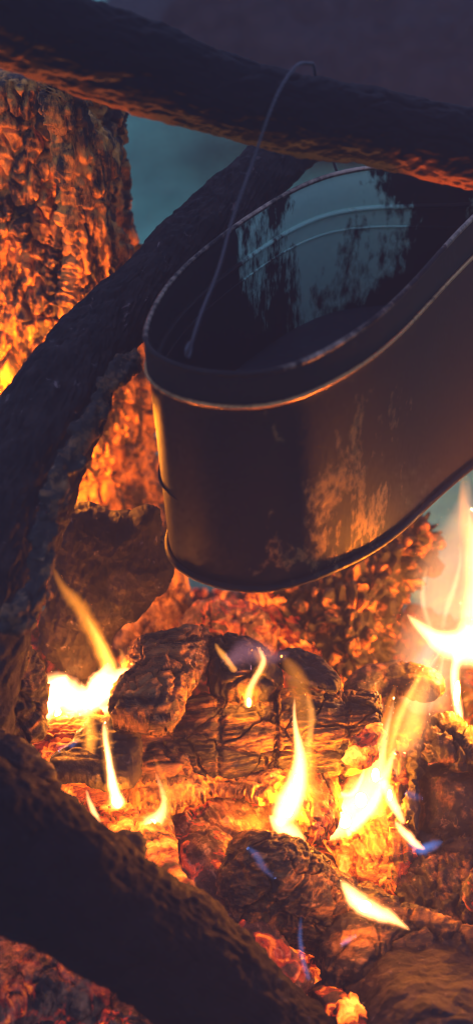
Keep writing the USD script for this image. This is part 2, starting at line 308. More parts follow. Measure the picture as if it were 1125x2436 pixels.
# ------------------------------------------------------------------ ground and embers
def grid(xs, ys, zf):
    X, Y = np.meshgrid(xs, ys, indexing='ij'); v = np.stack([X.ravel(), Y.ravel(), zf(X, Y).ravel()], -1)
    i = np.arange(len(v)).reshape(X.shape); a, b, c, d = i[:-1, :-1].ravel(), i[1:, :-1].ravel(), i[1:, 1:].ravel(), i[:-1, 1:].ravel()
    return v, np.vstack([np.stack([a, b, c], -1), np.stack([a, c, d], -1)])
u = np.linspace(-1, 1, 301); sp = np.sinh(u * 7.2) / np.sinh(7.2) * 14
def gz(X, Y):
    p = np.stack([X, Y, 0 * X], -1); near = np.exp(-(X ** 2 + Y ** 2) / 9)
    return -.022 + near * (.03 * (fbm(p / .22, 4, 3) - .5) + .012 * (fbm(p / .04, 3, 4) - .5)) - .02 * np.exp(-(X ** 2 + Y ** 2) / .12)
single('ground', grid(sp + 0.0, sp + .5, gz), M['ground'], kind='structure')
def ez(X, Y):
    p = np.stack([X, Y, 0 * X], -1); r = np.sqrt((X / .34) ** 2 + ((Y - .0) / .30) ** 2)
    f, _ = vor(np.stack([X.ravel() / .016, Y.ravel() / .016, 0 * X.ravel() + .5], -1) + .8 * np.stack([fbm(p.reshape(-1, 3) / .02, 2, 1), fbm(p.reshape(-1, 3) / .02, 2, 2), 0 * X.ravel()], -1), 5)
    return -.012 + .012 * (sstep(0, .4, f).reshape(X.shape) - .5) + .02 * (fbm(p / .06, 4, 8) - .5) - .07 * sstep(.75, 1.05, r)
single('ember_bed', grid(np.linspace(-.36, .36, 420), np.linspace(-.32, .32, 380), ez), M['ember'], 'bed of red hot embers and ash under the burning logs', 'embers', kind='stuff')

# ------------------------------------------------------------------ background: thick log on the ground, stump
far = [(360, -80, .10, 1.0), (700, 100, .105, 1.02), (1100, 140, .105, 1.0), (1500, 170, .105, 1.02)]
(m, k) = rod([at(a, b, y) for a, b, r, y in far], [r for a, b, r, y in far], disp=dict(cell=(.09, .04), crack=.008, fib=.003, bump=.012), seed=3, nt=200, nth=120)
single('fallen_log', m, M['dusty'], 'thick dark log lying on the ground far behind the crossbar log', 'log', prim=k)

t = Thing('charred_stump', 'upright charred stump glowing orange in the firelight at the left edge', 'stump', at(120, 1250, .22))
def stump_shape(tt, th):
    return .05 * np.sin(3 * th + 4 * tt[:, None]) + .03 * np.sin(5 * th[None] - 2 * tt[:, None])
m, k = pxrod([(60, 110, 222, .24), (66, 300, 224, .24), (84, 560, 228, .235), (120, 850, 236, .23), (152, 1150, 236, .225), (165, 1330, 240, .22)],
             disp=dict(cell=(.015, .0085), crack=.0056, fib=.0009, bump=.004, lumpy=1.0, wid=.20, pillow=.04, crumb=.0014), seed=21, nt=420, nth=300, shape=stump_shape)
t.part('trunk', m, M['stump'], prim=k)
# bare strip of wood where the bark of the stump has split away
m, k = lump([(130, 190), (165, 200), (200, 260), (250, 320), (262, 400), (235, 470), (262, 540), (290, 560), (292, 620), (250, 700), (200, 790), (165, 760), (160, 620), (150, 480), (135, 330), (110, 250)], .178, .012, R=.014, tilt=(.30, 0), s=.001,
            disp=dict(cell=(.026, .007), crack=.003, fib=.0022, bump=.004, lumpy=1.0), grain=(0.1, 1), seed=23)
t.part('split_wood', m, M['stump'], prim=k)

# ------------------------------------------------------------------ crossbar log and diagonal log
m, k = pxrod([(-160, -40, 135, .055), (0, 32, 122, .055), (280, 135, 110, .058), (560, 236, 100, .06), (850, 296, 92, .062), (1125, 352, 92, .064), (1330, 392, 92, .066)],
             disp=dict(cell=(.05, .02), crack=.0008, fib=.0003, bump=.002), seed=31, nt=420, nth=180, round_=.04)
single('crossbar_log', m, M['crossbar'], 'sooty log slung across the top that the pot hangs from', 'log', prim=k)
t = Thing('leaning_log', 'dark log leaning up diagonally from lower left to behind the pot', 'log', at(-110, 1900, -.07))
m, k = pxrod([(760, 300, 60, .225), (690, 350, 64, .207), (630, 408, 68, .188), (575, 465, 74, .172), (500, 545, 80, .15), (400, 640, 82, .12), (262, 775, 86, .08), (172, 905, 106, .045), (95, 1035, 126, .02), (20, 1185, 142, 0), (-50, 1380, 148, -.03), (-110, 1640, 146, -.06), (-150, 1950, 140, -.085)],
             disp=dict(cell=(.034, .016), crack=.0009, fib=.0012, bump=.004, lumpy=.8), seed=33, nt=520, nth=220, round_=.09)
t.part('trunk', m, M['bark'], prim=k)
m, k = lump([(335, 830), (300, 905), (262, 925), (240, 1000), (205, 1075), (155, 1185), (128, 1265), (105, 1400), (50, 1520), (20, 1500), (70, 1380), (85, 1270), (120, 1130), (180, 1010), (240, 920), (290, 850)], -.022, .006, tilt=(.16, .13), s=.0009,
            disp=dict(cell=(.016, .006), crack=.0025, fib=.001, bump=.003, lumpy=1.2), grain=(-.45, 1), seed=35, jag=.003)
t.part('torn_bark', m, M['char_brown'], prim=k)

# ------------------------------------------------------------------ pot
ZR, HP = .300, .118
rimpx = [(338, 792), (346, 735), (390, 660), (470, 583), (590, 500), (690, 445), (790, 411), (910, 397), (1040, 392), (1150, 380), (1240, 345), (1290, 350), (1270, 395), (1200, 462), (1125, 534), (1050, 610), (982, 682), (909, 749), (840, 797), (769, 834), (700, 862), (600, 879), (540, 876), (450, 860), (370, 826)]
rc = spline(np.array([onz(x, y, ZR)[:2] for x, y in rimpx]), 240, True)
seg = np.r_[0, np.cumsum(np.linalg.norm(np.diff(np.vstack([rc, rc[:1]]), axis=0), axis=1))]
rc = np.stack([np.interp(np.linspace(0, seg[-1], 241)[:-1], seg, np.r_[rc[:, k], rc[0, k]]) for k in (0, 1)], -1)
for _ in range(12): rc = .5 * rc + .25 * (np.roll(rc, 1, 0) + np.roll(rc, -1, 0))
tg = np.roll(rc, -1, 0) - np.roll(rc, 1, 0); nrm = np.stack([tg[:, 1], -tg[:, 0]], -1); nrm /= np.linalg.norm(nrm, axis=1, keepdims=True)
rctr = rc.mean(0)
if ((rc - rctr) * nrm).sum() < 0: nrm = -nrm
TILT = math.radians(3.2)
def potpt(xy, z):
    z = ZR + (z - ZR) * (1 + .30 * np.clip((xy[:, 0] - .02) / .10, 0, 1.15) ** 1.5)   # the far side of the pot hangs deeper
    p = np.c_[xy, np.broadcast_to(z, len(xy))]; q = p - [rctr[0], rctr[1], ZR]
    c, s_ = math.cos(TILT), math.sin(TILT)
    return np.c_[c * q[:, 0] - s_ * q[:, 2], q[:, 1], q[:, 2] * c + s_ * q[:, 0]] + [rctr[0], rctr[1], ZR]
def loop(z, off, taper=True):
    sc = 1 - (.025 * (ZR - z) / HP if taper else 0)
    dent = .0010 * (fbm(np.c_[rc / .05, np.full(len(rc), z / .05)], 2, 5) - .5)
    return potpt(rctr + (rc - rctr) * sc + nrm * (off + dent)[:, None], z)
def loft(loops, close_last=False):
    n = len(loops[0]); v = np.vstack(loops); i = np.arange(len(v)).reshape(-1, n)
    a, b, c, d = i[:-1], i[1:], np.roll(i[1:], -1, 1), np.roll(i[:-1], -1, 1)
    f = np.vstack([np.stack([a, b, c], -1).reshape(-1, 3), np.stack([a, c, d], -1).reshape(-1, 3)])
    if close_last:
        v = np.vstack([v, v[i[-1]].mean(0)]); f = np.vstack([f, np.stack([i[-1], np.full(n, len(v) - 1), np.roll(i[-1], -1)], -1)])
    return v, f
t = Thing('hanging_pot', 'round sooty tin pot hanging from the crossbar log over the fire', 'pot', (rctr[0], rctr[1], ZR - HP))
zb = ZR - HP
outer = [loop(ZR - x, o) for x, o in ((0, -.0004), (.004, 0), (.010, .0002), (.0142, .0002), (.0165, -.0004), (.02, -.0008))] + [loop(z, -.0008) for z in np.linspace(ZR - .025, zb + .012, 22)] + [loop(zb + .008, -.0008), loop(zb + .003, -.0012), loop(zb + .001, -.003), loop(zb + .001, -.02)]
v, f = loft(outer, True)
t.part('body', (v, f), M['pot'])
inner = [loop(ZR - .0005, -.0006), loop(ZR - .006, -.0016)] + [loop(z, -.0018) for z in np.linspace(ZR - .010, zb + .006, 18)] + [loop(zb + .004, -.01)]
v, f = loft(inner, True)
t.part('inside_wall', (v, f[:, ::-1]), M['pot_in'])
t.part('rim', tube(loop(ZR, -.0008), .0013, 10, True), M['rim'])
t.part('bead', tube(loop(ZR - .0158, .0004), .0011, 10, True), M['bead'])
t.part('inside_bead', tube(loop(ZR - .020, -.0022), .0014, 10, True), M['pot_in'])
t.part('inside_bead', tube(loop(ZR - .030, -.0020), .0007, 8, True), M['pot_in'])
t.part('base_ring', tube(loop(zb + .0035, -.0003), .0020, 10, True), M['pot'])
wz = ZR - .078
wl = rctr + (rc - rctr) * .99 - nrm * .0025
v = np.vstack([np.c_[rctr + (wl - rctr) * q * .985, np.full(len(wl), wz)] for q in (1, .8, .6, .4, .2)] + [[[*rctr, wz]]])
v[:, 2] += .0012 * (fbm(v / .03, 2, 9) - .5); v[:240, 2] = wz - .0012 + .0 * v[:240, 2]
v[:, 2] += (v[:, 0] - rctr[0]) * 0
n = 240; i = np.arange(5 * n).reshape(5, n); a, b, c, d = i[:-1], i[1:], np.roll(i[1:], -1, 1), np.roll(i[:-1], -1, 1)
f = np.vstack([np.stack([a, c, b], -1).reshape(-1, 3), np.stack([a, d, c], -1).reshape(-1, 3), np.stack([i[-1], np.roll(i[-1], -1), np.full(n, 5 * n)], -1)])
if vnormals(v, f)[:, 2].mean() < 0: f = f[:, ::-1]
single('pot_water', (v, f), M['water'], 'dark still water standing inside the tin pot', 'water')

# twisted wire from the rim over the crossbar log
wp = [(449, 834, -.024), (462, 795, -.022), (482, 735, -.012), (520, 638, .0), (553, 520, .012), (590, 415, .022), (612, 350, .028), (640, 270, .031), (665, 212, .036), (690, 172, .043), (714, 150, .052)]
W3 = np.array([at(*p) for p in wp] + [at(735, 149, .064), at(748, 165, .078), at(756, 240, .090), at(775, 330, .12), at(800, 404, .165)])
W3 = spline(W3, 260)
T = np.gradient(W3, axis=0); L = np.r_[0, np.cumsum(np.linalg.norm(np.diff(W3, axis=0), axis=1))]; T /= np.linalg.norm(T, axis=1, keepdims=True)
U = np.cross(T, [.9, .3, .1]); U /= np.linalg.norm(U, axis=1, keepdims=True); V = np.cross(T, U)
t = Thing('hanging_wire', 'thin twisted wire running from the pot rim over the crossbar log', 'wire', W3[0])
for q in (0, math.pi):
    ph = L / .0045 * 2 * math.pi + q
    t.part('strand', tube(W3 + .00042 * (np.cos(ph)[:, None] * U + np.sin(ph)[:, None] * V), .00045, 6), M['wire'])

hk = np.linspace(0, 2 * math.pi, 40, endpoint=False); hp = W3[0] + np.array([0, 0, .0005])
t.part('hook', tube(hp + .0032 * (np.cos(hk)[:, None] * np.array([[.35, .94, 0]]) + np.sin(hk)[:, None] * np.array([[0, 0, 1.0]])), .0006, 6, True), M['wire'])

# ------------------------------------------------------------------ the burning wood. name, label, category, [parts: (name, outline, Y, T, opts, material)]
K1 = dict(cell=(.022, .011), crack=.0036, fib=.0010, bump=.004, lumpy=.9, wid=.08, crumb=.0009)
K2 = dict(cell=(.020, .012), crack=.0026, fib=.0006, bump=.003, lumpy=.9, wid=.08, crumb=.0014)
KF = dict(cell=(.034, .011), crack=.0034, fib=.0015, bump=.004, lumpy=.7, wid=.06)
KS = dict(cell=(.03, .02), crack=.0010, fib=.0006, bump=.003)
def woods():
    yield ('charred_slab', 'broad black slab of charred wood standing behind the left flame', 'slab', [
        ('slab', [(132, 1230), (165, 1200), (215, 1190), (255, 1212), (310, 1216), (372, 1210), (385, 1290), (415, 1335), (412, 1380), (352, 1440), (318, 1480), (272, 1522), (262, 1590), (195, 1642), (150, 1600), (105, 1560), (95, 1480), (118, 1350)],
         .062, .016, dict(tilt=(-.02, .10), grain=(.4, -1), disp=dict(cell=(.04, .026), crack=.0007, fib=.0007, bump=.0025), jag=.002), 'bark')])
    yield ('bark_chunk', 'rough lump of brown bark standing left of the white flame', 'chunk', [
        ('chunk', [(-60, 1500), (20, 1520), (62, 1545), (92, 1580), (112, 1622), (104, 1680), (106, 1740), (66, 1752), (70, 1800), (-10, 1850), (-60, 1850)], -.035, .014, dict(grain=(0, 1), disp=K2, jag=.002), 'char_brown')])
    yield ('foreground_bark', 'rough dark wood with ash flecks at lower left, above the blurred black log', 'wood', [
        ('chunk', [(-60, 1770), (30, 1780), (78, 1798), (130, 1882), (185, 1935), (240, 1998), (330, 2012), (300, 2080), (150, 2090), (-60, 2080)], -.115, .022, dict(tilt=(0, .15), grain=(1, .7), disp=dict(cell=(.03, .02), crack=.003, fib=.0008, bump=.006, lumpy=1.0, wid=.08, crumb=.0020), jag=.004), 'bark')])
    yield ('knobbly_log', 'charred log with knobbly glowing-edged blocks behind the right of the pot', 'log', [
        ('trunk', [(640, 1400), (720, 1375), (800, 1325), (880, 1262), (960, 1215), (1030, 1245), (1040, 1320), (985, 1420), (945, 1500), (910, 1590), (850, 1650), (770, 1640), (720, 1560), (670, 1480)], .13, .03, dict(tilt=(.05, .2), grain=(.25, -1), disp=dict(cell=(.0105, .0075), crack=.0065, fib=.0006, bump=.005, lumpy=1.6, wid=.4, pillow=.25), jag=.003), 'knob'),
        ('glowing_side', [(590, 1425), (650, 1395), (705, 1420), (760, 1500), (825, 1580), (850, 1640), (800, 1668), (735, 1612), (665, 1530)], .108, .016, dict(tilt=(0, .2), grain=(.6, 1), disp=dict(cell=(.022, .006), crack=.004, fib=.001, bump=.003, lumpy=1.2)), 'glow')])
    yield ('charcoal_lump', 'dark lump of charcoal under the left of the pot, behind the cracked log', 'charcoal', [
        ('lump', [(430, 1480), (500, 1440), (600, 1450), (660, 1510), (640, 1560), (540, 1580), (450, 1550)], .10, .018, dict(grain=(1, .2), disp=K2), 'glow2')])
    yield ('charcoal_lump', 'orange lit lump of charcoal between the black slab and the cracked log', 'charcoal', [
        ('lump', [(280, 1490), (340, 1410), (400, 1345), (440, 1370), (458, 1440), (470, 1500), (400, 1540), (310, 1555)], .12, .018, dict(grain=(1, 1), disp=K2), 'wood')])
    yield ('cracked_log', 'thick charred log split by deep cracks across the middle of the fire', 'log', [
        ('curled_end', [(272, 1672), (300, 1620), (318, 1552), (350, 1528), (388, 1518), (440, 1512), (498, 1520), (500, 1560), (478, 1606), (446, 1645), (424, 1695), (400, 1728), (330, 1728), (270, 1712)], .004, .016, dict(tilt=(0, .3), grain=(1, -.55), disp=KF, jag=.002), 'tinder'),
        ('lower_end', [(255, 1722), (330, 1712), (412, 1716), (438, 1760), (470, 1800), (455, 1852), (380, 1872), (300, 1862), (258, 1830), (248, 1770)], -.008, .016, dict(tilt=(0, .3), grain=(1, -.12), disp=KF), 'tinder'),
        ('back_piece', [(478, 1560), (520, 1535), (590, 1540), (640, 1570), (662, 1640), (600, 1660), (520, 1640), (482, 1605)], .018, .016, dict(tilt=(0, .3), grain=(1, .3), disp=K1), 'char_brown'),
        ('trunk', cracked_trunk, None, None, None, 'char_ash'),
        ('glowing_end', [(845, 1760), (875, 1740), (908, 1735), (900, 1800), (865, 1825), (815, 1812)], -.026, .006, dict(tilt=(0, .3), disp=K2), 'seam')])
    yield ('pale_split_wood', 'pale split stick glowing orange along the foot of the cracked log', 'stick', [
        ('stick', [(285, 1826), (350, 1850), (450, 1858), (560, 1868), (640, 1850), (705, 1846), (690, 1880), (600, 1892), (520, 1886), (430, 1915), (360, 1930), (312, 1895)], -.025, .008, dict(tilt=(0, .4), grain=(1, 0), disp=KF), 'wood')])
    yield ('burning_log_end', 'log end glowing yellow round a black hollow, left of the cracked log', 'log', [
        ('end', [(66, 1752), (110, 1728), (150, 1700), (240, 1692), (262, 1760), (300, 1840), (290, 1880), (200, 1905), (140, 1880), (95, 1830)], -.014, .014, dict(tilt=(0, .25), grain=(1, 0), disp=KF), 'glow'),
        ('hollow', [(118, 1815), (150, 1785), (200, 1722), (250, 1704), (322, 1722), (335, 1800), (326, 1862), (280, 1880), (220, 1872), (160, 1862), (122, 1850)], -.034, .006, dict(tilt=(0, .25), disp=KS), 'char')])
    yield ('glowing_plank', 'orange glowing plank below the left flames beside the blurred black log', 'plank', [
        ('plank', [(100, 1880), (180, 1890), (280, 1905), (370, 1925), (405, 1960), (420, 2060), (470, 2140), (400, 2110), (320, 2040), (230, 1990), (150, 1930)], -.052, .008, dict(tilt=(0, .5), grain=(1, .8), disp=KF), 'glow')])
    yield ('wood_chip', 'small dark leaf-shaped wood chip lying on the cracked log', 'chip', [
        ('chip', [(662, 1562), (700, 1552), (748, 1566), (788, 1598), (810, 1636), (762, 1640), (712, 1618), (680, 1594)], .012, .005, dict(tilt=(0, .5), grain=(1, .6), disp=KS), 'char')])
    yield ('curved_bark', 'curved strip of dark bark behind the right end of the cracked log', 'bark', [
        ('strip', [(820, 1640), (870, 1600), (940, 1588), (1010, 1600), (1060, 1640), (1000, 1660), (920, 1650), (845, 1672)], .03, .008, dict(tilt=(0, .4), grain=(1, -.1), disp=KS), 'char_brown')])
    yield ('glowing_lump', 'orange glowing block between the tall thin flame and the right flame', 'block', [
        ('block', [(695, 1895), (735, 1850), (790, 1838), (806, 1900), (790, 1960), (760, 2000), (715, 1975)], -.03, .013, dict(tilt=(0, .3), grain=(.3, 1), disp=K1), 'glow2')])
    yield ('glowing_log', 'orange glowing log behind the forked flame at centre right', 'log', [
        ('log', [(760, 1960), (800, 1900), (870, 1860), (930, 1880), (950, 1980), (965, 2100), (930, 2170), (870, 2130), (810, 2060)], -.022, .016, dict(tilt=(0, .3), grain=(.3, 1), disp=KF), 'glow')])
    yield ('red_brown_log', 'reddish brown burning log running diagonally under the ash-crusted log', 'log', [
        ('log', [(392, 2020), (400, 1950), (440, 1905), (520, 1882), (640, 1884), (690, 1940), (640, 2010), (610, 2090), (640, 2180), (700, 2280), (745, 2340), (700, 2360), (620, 2290), (530, 2200), (440, 2110)], -.062, .017, dict(tilt=(.05, .3), grain=(.6, 1), disp=dict(cell=(.05, .02), crack=.002, fib=.0008, bump=.007, wid=.06)), 'glow2'),
        ('outer_strip', [(470, 2100), (520, 2150), (600, 2230), (680, 2300), (760, 2370), (860, 2460), (780, 2470), (690, 2390), (590, 2300), (500, 2190)], -.098, .008, dict(tilt=(.05, .3), grain=(1, 1), disp=KS), 'wood')])
    yield ('ash_crusted_log', 'charred log with flaky ash crust in two pieces at front centre', 'log', [
        ('piece', ash_piece, None, None, None, 'char_ash'),
        ('piece', [(752, 2290), (752, 2235), (782, 2175), (840, 2140), (900, 2155), (945, 2195), (1010, 2225), (1100, 2262), (1200, 2300), (1200, 2350), (1050, 2325), (930, 2318), (820, 2325)], -.100, .022, dict(tilt=(.03, .35), grain=(1, .35), disp=dict(cell=(.036, .022), crack=.0040, fib=.0003, bump=.006, lumpy=.8, wid=.05, crumb=.0019), jag=.002), 'char_ash')])
    yield ('glowing_seam', 'bright orange strip of glowing wood along the lower edge of the ash-crusted log', 'wood', [
        ('seam', [(622, 2212), (680, 2250), (760, 2322), (830, 2380), (920, 2455), (880, 2480), (790, 2405), (705, 2338), (648, 2280)], -.116, .006, dict(tilt=(.03, .4), grain=(1, .9), disp=KF), 'seam')])
    yield ('half_buried_log', 'dark smooth log half buried in ash at bottom right', 'log', [
        ('log', [(790, 2335), (870, 2316), (980, 2308), (1200, 2325), (1200, 2520), (940, 2520), (860, 2430)], -.135, .022, dict(tilt=(0, .4), grain=(1, .1), disp=dict(cell=(.05, .02), crack=.0008, fib=.0002, bump=.006)), 'bark')])
    yield ('charred_block', 'big square charred block with a rounded top at the right edge', 'block', [
        ('top', [(1004, 1800), (1012, 1745), (1042, 1718), (1080, 1712), (1118, 1738), (1180, 1760), (1190, 1820), (1110, 1826), (1050, 1812)], -.006, .020, dict(tilt=(0, .1), grain=(.2, 1), disp=K1), 'char_brown'),
        ('side', [(1000, 1830), (1050, 1818), (1110, 1832), (1190, 1826), (1190, 2010), (1085, 2006), (998, 1982), (996, 1900)], -.018, .022, dict(tilt=(0, .15), grain=(.1, 1), disp=KS, jag=.001), 'char_brown')])
    yield ('split_plank', 'orange rimmed split plank standing between the right flame and square block', 'plank', [
        ('plank', [(905, 1850), (925, 1778), (955, 1764), (975, 1768), (975, 1850), (965, 1960), (985, 2060), (960, 2110), (935, 2150), (922, 2060), (928, 1960)], -.032, .012, dict(tilt=(0, .2), grain=(.1, 1), disp=KF, jag=.0015), 'glow2'),
        ('splinter', [(972, 1790), (985, 1768), (1008, 1768), (1004, 1830), (995, 1900), (988, 1990), (968, 1960), (974, 1860)], -.024, .008, dict(tilt=(0, .2), grain=(.1, 1), disp=KF), 'char')])
    yield ('blackened_wood', 'black charred wood under the square block at the right edge', 'wood', [
        ('wood', [(975, 2010), (1020, 1995), (1090, 2012), (1200, 2015), (1200, 2110), (1090, 2090), (1000, 2085), (960, 2075)], -.04, .018, dict(tilt=(0, .3), grain=(1, 0), disp=K1), 'char')])
    yield ('brown_chunk', 'brown burnt chunk with a glowing hole at the right edge', 'chunk', [
        ('chunk', [(925, 2140), (945, 2090), (985, 2068), (1050, 2058), (1120, 2066), (1200, 2085), (1200, 2290), (1080, 2255), (990, 2215), (935, 2180)], -.068, .022, dict(tilt=(0, .3), grain=(.2, 1), disp=dict(cell=(.026, .012), crack=.0032, fib=.0012, bump=.005, lumpy=.9, wid=.07, crumb=.0014)), 'char_brown'),
        ('glowing_hole', [(1098, 2120), (1108, 2095), (1130, 2085), (1150, 2110), (1140, 2150), (1115, 2150)], -.097, .006, dict(disp=KS), 'ember')])
    yield ('burnt_wood', 'reddish brown burnt wood under the blurred black log at bottom left', 'wood', [
        ('wood', [(-60, 2290), (60, 2240), (150, 2225), (220, 2290), (270, 2350), (230, 2400), (120, 2390), (-60, 2420)], -.118, .016, dict(tilt=(0, .4), grain=(1, -.7), disp=KF), 'ruddy')])
    yield ('burnt_wood', 'ember-specked brown wood at the bottom edge beside the blurred black log', 'wood', [
        ('wood', [(200, 2300), (260, 2330), (360, 2400), (450, 2470), (300, 2500), (220, 2440)], -.128, .012, dict(tilt=(0, .4), grain=(1, .6), disp=K2), 'glow2')])
def ash_piece():
    def shp(tt, th):
        q = tt[:, None] + .03 * np.sin(2 * th)[None]
        return -.10 * np.exp(-((q - .42) / .02) ** 2) + .07 * np.sin(3 * th + .5 + 2 * tt[:, None])
    return pxrod([(556, 2026, 66, -.080), (604, 2066, 98, -.082), (680, 2114, 112, -.086), (752, 2150, 104, -.088), (815, 2172, 84, -.088), (850, 2180, 66, -.088)],
                 disp=dict(cell=(.030, .022), crack=.0034, fib=.0004, bump=.006, lumpy=.8, wid=.05, crumb=.0018), seed=72, nt=260, nth=260, round_=.14, shape=shp, cap=.012)
def cracked_trunk():
    def shp(tt, th):
        q = tt[:, None] + .018 * np.sin(2 * th + .7)[None] + .02 * (noise(np.stack([tt[:, None] * 0 + th[None] * 2, tt[:, None] + 0 * th[None], 0 * tt[:, None] + 0 * th[None]], -1), 4) - .5)
        return (-.17 * np.exp(-((q - .475) / .016) ** 2) - .07 * np.exp(-((q - .20) / .012) ** 2) - .06 * np.exp(-((q - .80) / .012) ** 2) + .05 * np.sin(3 * th + 1)[None]
                + .10 * sstep(.46, .49, q) * (1 - sstep(.5, .9, q)))
    return pxrod([(418, 1772, 88, -.002), (470, 1762, 102, -.002), (560, 1752, 108, .0), (655, 1746, 102, .002), (780, 1738, 96, .003), (870, 1734, 92, .004), (908, 1733, 86, .004)],
                 disp=dict(cell=(.03, .016), crack=.0028, fib=.0016, bump=.004, lumpy=.7, wid=.06, crumb=.0006), seed=64, nt=380, nth=260, round_=.10, shape=shp, cap=.006)
sd = 100
for name, label, cat, parts in woods():
    built = []
    for pn, ol, Y, T_, o, mat in parts:
        sd += 7
        m, k = ol() if callable(ol) else lump(ol, Y, T_, seed=sd, **o); built.append((pn, m, k, mat))
    if len(built) == 1:
        single(name, built[0][1], M[built[0][3]], label, cat, prim=built[0][2])
    else:
        allv = np.vstack([b[1][0] for b in built])
        t = Thing(name, label, cat, [*allv[:, :2].mean(0), allv[:, 2].min()])
        for pn, m, k, mat in built: t.part(pn, m, M[mat], prim=k)

m, k = pxrod([(-220, 1900, 185, -.16), (-60, 1985, 178, -.16), (120, 2085, 165, -.16), (300, 2195, 152, -.16), (470, 2320, 146, -.162), (630, 2480, 145, -.165), (800, 2680, 145, -.168)],
             disp=dict(cell=(.05, .02), crack=.0006, fib=.0008, bump=.006, crumb=.0007), seed=51, nt=380, nth=200, round_=.06)
single('foreground_log', m, M['soot'], 'blurred black log crossing the lower left corner in front of the fire', 'log', prim=k)

# loose glowing coals in the gaps
rng = random.Random(4)
def coal(p, r, seed):
    s = trimesh.creation.icosphere(3, 1.0); v = np.array(s.vertices)
    rr = np.random.default_rng(seed); dirs = rr.normal(size=(9, 3)); dirs /= np.linalg.norm(dirs, axis=1, keepdims=True)
    v = v / np.maximum(1, (v @ dirs.T / rr.uniform(.6, .95, 9)).max(1))[:, None]
    v = v * [1.3, 1, .8] * r
    a = rr.uniform(0, 6.28); R = np.array([[math.cos(a), -math.sin(a), 0], [math.sin(a), math.cos(a), 0], [0, 0, 1]]); v = v @ R.T
    v = v + vnormals(v, s.faces) * (r * .25 * (fbm(v / (r * .5) + seed, 3, seed) - .5))[:, None]
    return v + p, np.array(s.faces)
spots = [(520, 1500), (300, 1600), (480, 1600), (760, 1680), (180, 1960), (260, 1990), (340, 1990), (300, 1940), (560, 1930), (700, 2000), (770, 2060), (840, 2170), (905, 2050), (640, 2260), (690, 2300), (740, 2350), (790, 2390), (840, 2420), (60, 2400), (140, 2420), (330, 2430), (400, 2440), (240, 2420), (890, 1950), (870, 2020), (640, 1930), (450, 1900), (1110, 2290), (960, 2150), (150, 1890), (90, 1850), (420, 1560), (570, 1480)]
for i, (x, y) in enumerate(spots):
    p = onz(x, y, -.002 + .01 * rng.random()); r = rng.uniform(.006, .011)
    single('glowing_coal', coal(p, r, 300 + i), M['ember'], 'small glowing coal lying in the ember bed among the logs', 'coal', 'loose glowing coals in the ember bed')

# ------------------------------------------------------------------ flames
def sheet(spec, Y, seed=0, n=70, m=15, wob=.10):
    """closed sheet of burning gas along (px, py, half width px, half thickness mm[, dY])"""
    S = np.array([(a + (0,))[:5] for a in spec], float)
    S = spline(S, n); S[:, 2:4] = np.maximum(S[:, 2:4], [2.0, 0.05])
    tt = np.linspace(0, 1, n)
    d = np.gradient(S[:, :2], axis=0); d /= np.linalg.norm(d, axis=1, keepdims=True); pr = np.stack([-d[:, 1], d[:, 0]], -1)
    S[:, :2] += pr * ((fbm(np.c_[tt * 5, 0 * tt, 0 * tt], 2, seed) - .5) * wob * 2 * S[:, 2])[:, None]
    endf = .3 + .7 * np.minimum(1, np.minimum(tt, 1 - tt) / .06) ** .5
    sv = np.linspace(-1, 1, m); prof = (1 - sv ** 2) ** 2.2
    front, back = [], []
    for i in range(n):
        y = Y + S[i, 4]
        wl = S[i, 2] * endf[i] * (1 + wob * 4 * (fbm(np.array([tt[i] * 9, 0, seed]), 3, 1) - .5)); wr = S[i, 2] * endf[i] * (1 + wob * 4 * (fbm(np.array([tt[i] * 9, 5, seed]), 3, 2) - .5))
        for s_, p_ in zip(sv, prof):
            w = wl if s_ < 0 else wr
            P = at(S[i, 0] + pr[i, 0] * w * s_, S[i, 1] + pr[i, 1] * w * s_, y + .006 * math.sin(3 * tt[i] + 2.2 * s_ + seed) * S[i, 2] / 60)
            th = S[i, 3] / 1000 * endf[i] * p_
            dr = CAM - P; dr /= np.linalg.norm(dr); dr = np.array([.25 * math.sin(seed * 1.7), dr[1], dr[2]]); dr /= np.linalg.norm(dr)
            front.append(P + dr * th); back.append(P - dr * th)
    v = np.vstack([front, back]); N = n * m
    i = np.arange(N).reshape(n, m); bi = i + N; bi[:, 0] = i[:, 0]; bi[:, -1] = i[:, -1]
    def q(i):
        a, b, c, d = i[:-1, :-1].ravel(), i[1:, :-1].ravel(), i[1:, 1:].ravel(), i[:-1, 1:].ravel()
        return np.vstack([np.stack([a, b, c], -1), np.stack([a, c, d], -1)])
    F = [q(i), q(bi)[:, ::-1]]
    for row, rev in ((0, 1), (-1, 0)):
        a, b = i[row], bi[row]
        e = np.vstack([np.stack([a[:-1], a[1:], b[1:]], -1), np.stack([a[:-1], b[1:], b[:-1]], -1)])
        F.append(e if rev else e[:, ::-1])
    f = np.vstack(F); f = f[(f[:, 0] != f[:, 1]) & (f[:, 1] != f[:, 2]) & (f[:, 2] != f[:, 0])]
    used_, inv = np.unique(f, return_inverse=True); v = v[used_]; f = inv.reshape(-1, 3)
    if trimesh.Trimesh(v, f, process=False).volume < 0: f = f[:, ::-1]
    return v, f
def heart(px, py, rx, ry, Y):
    """the white-hot heart of a flame: a small solid spindle that lights the fire round it"""
    s = trimesh.creation.icosphere(2, 1.0); v = np.array(s.vertices); k = px_m(Y, py)
    return v * [rx / k, .003, ry / k] + at(px, py, Y), np.array(s.faces)
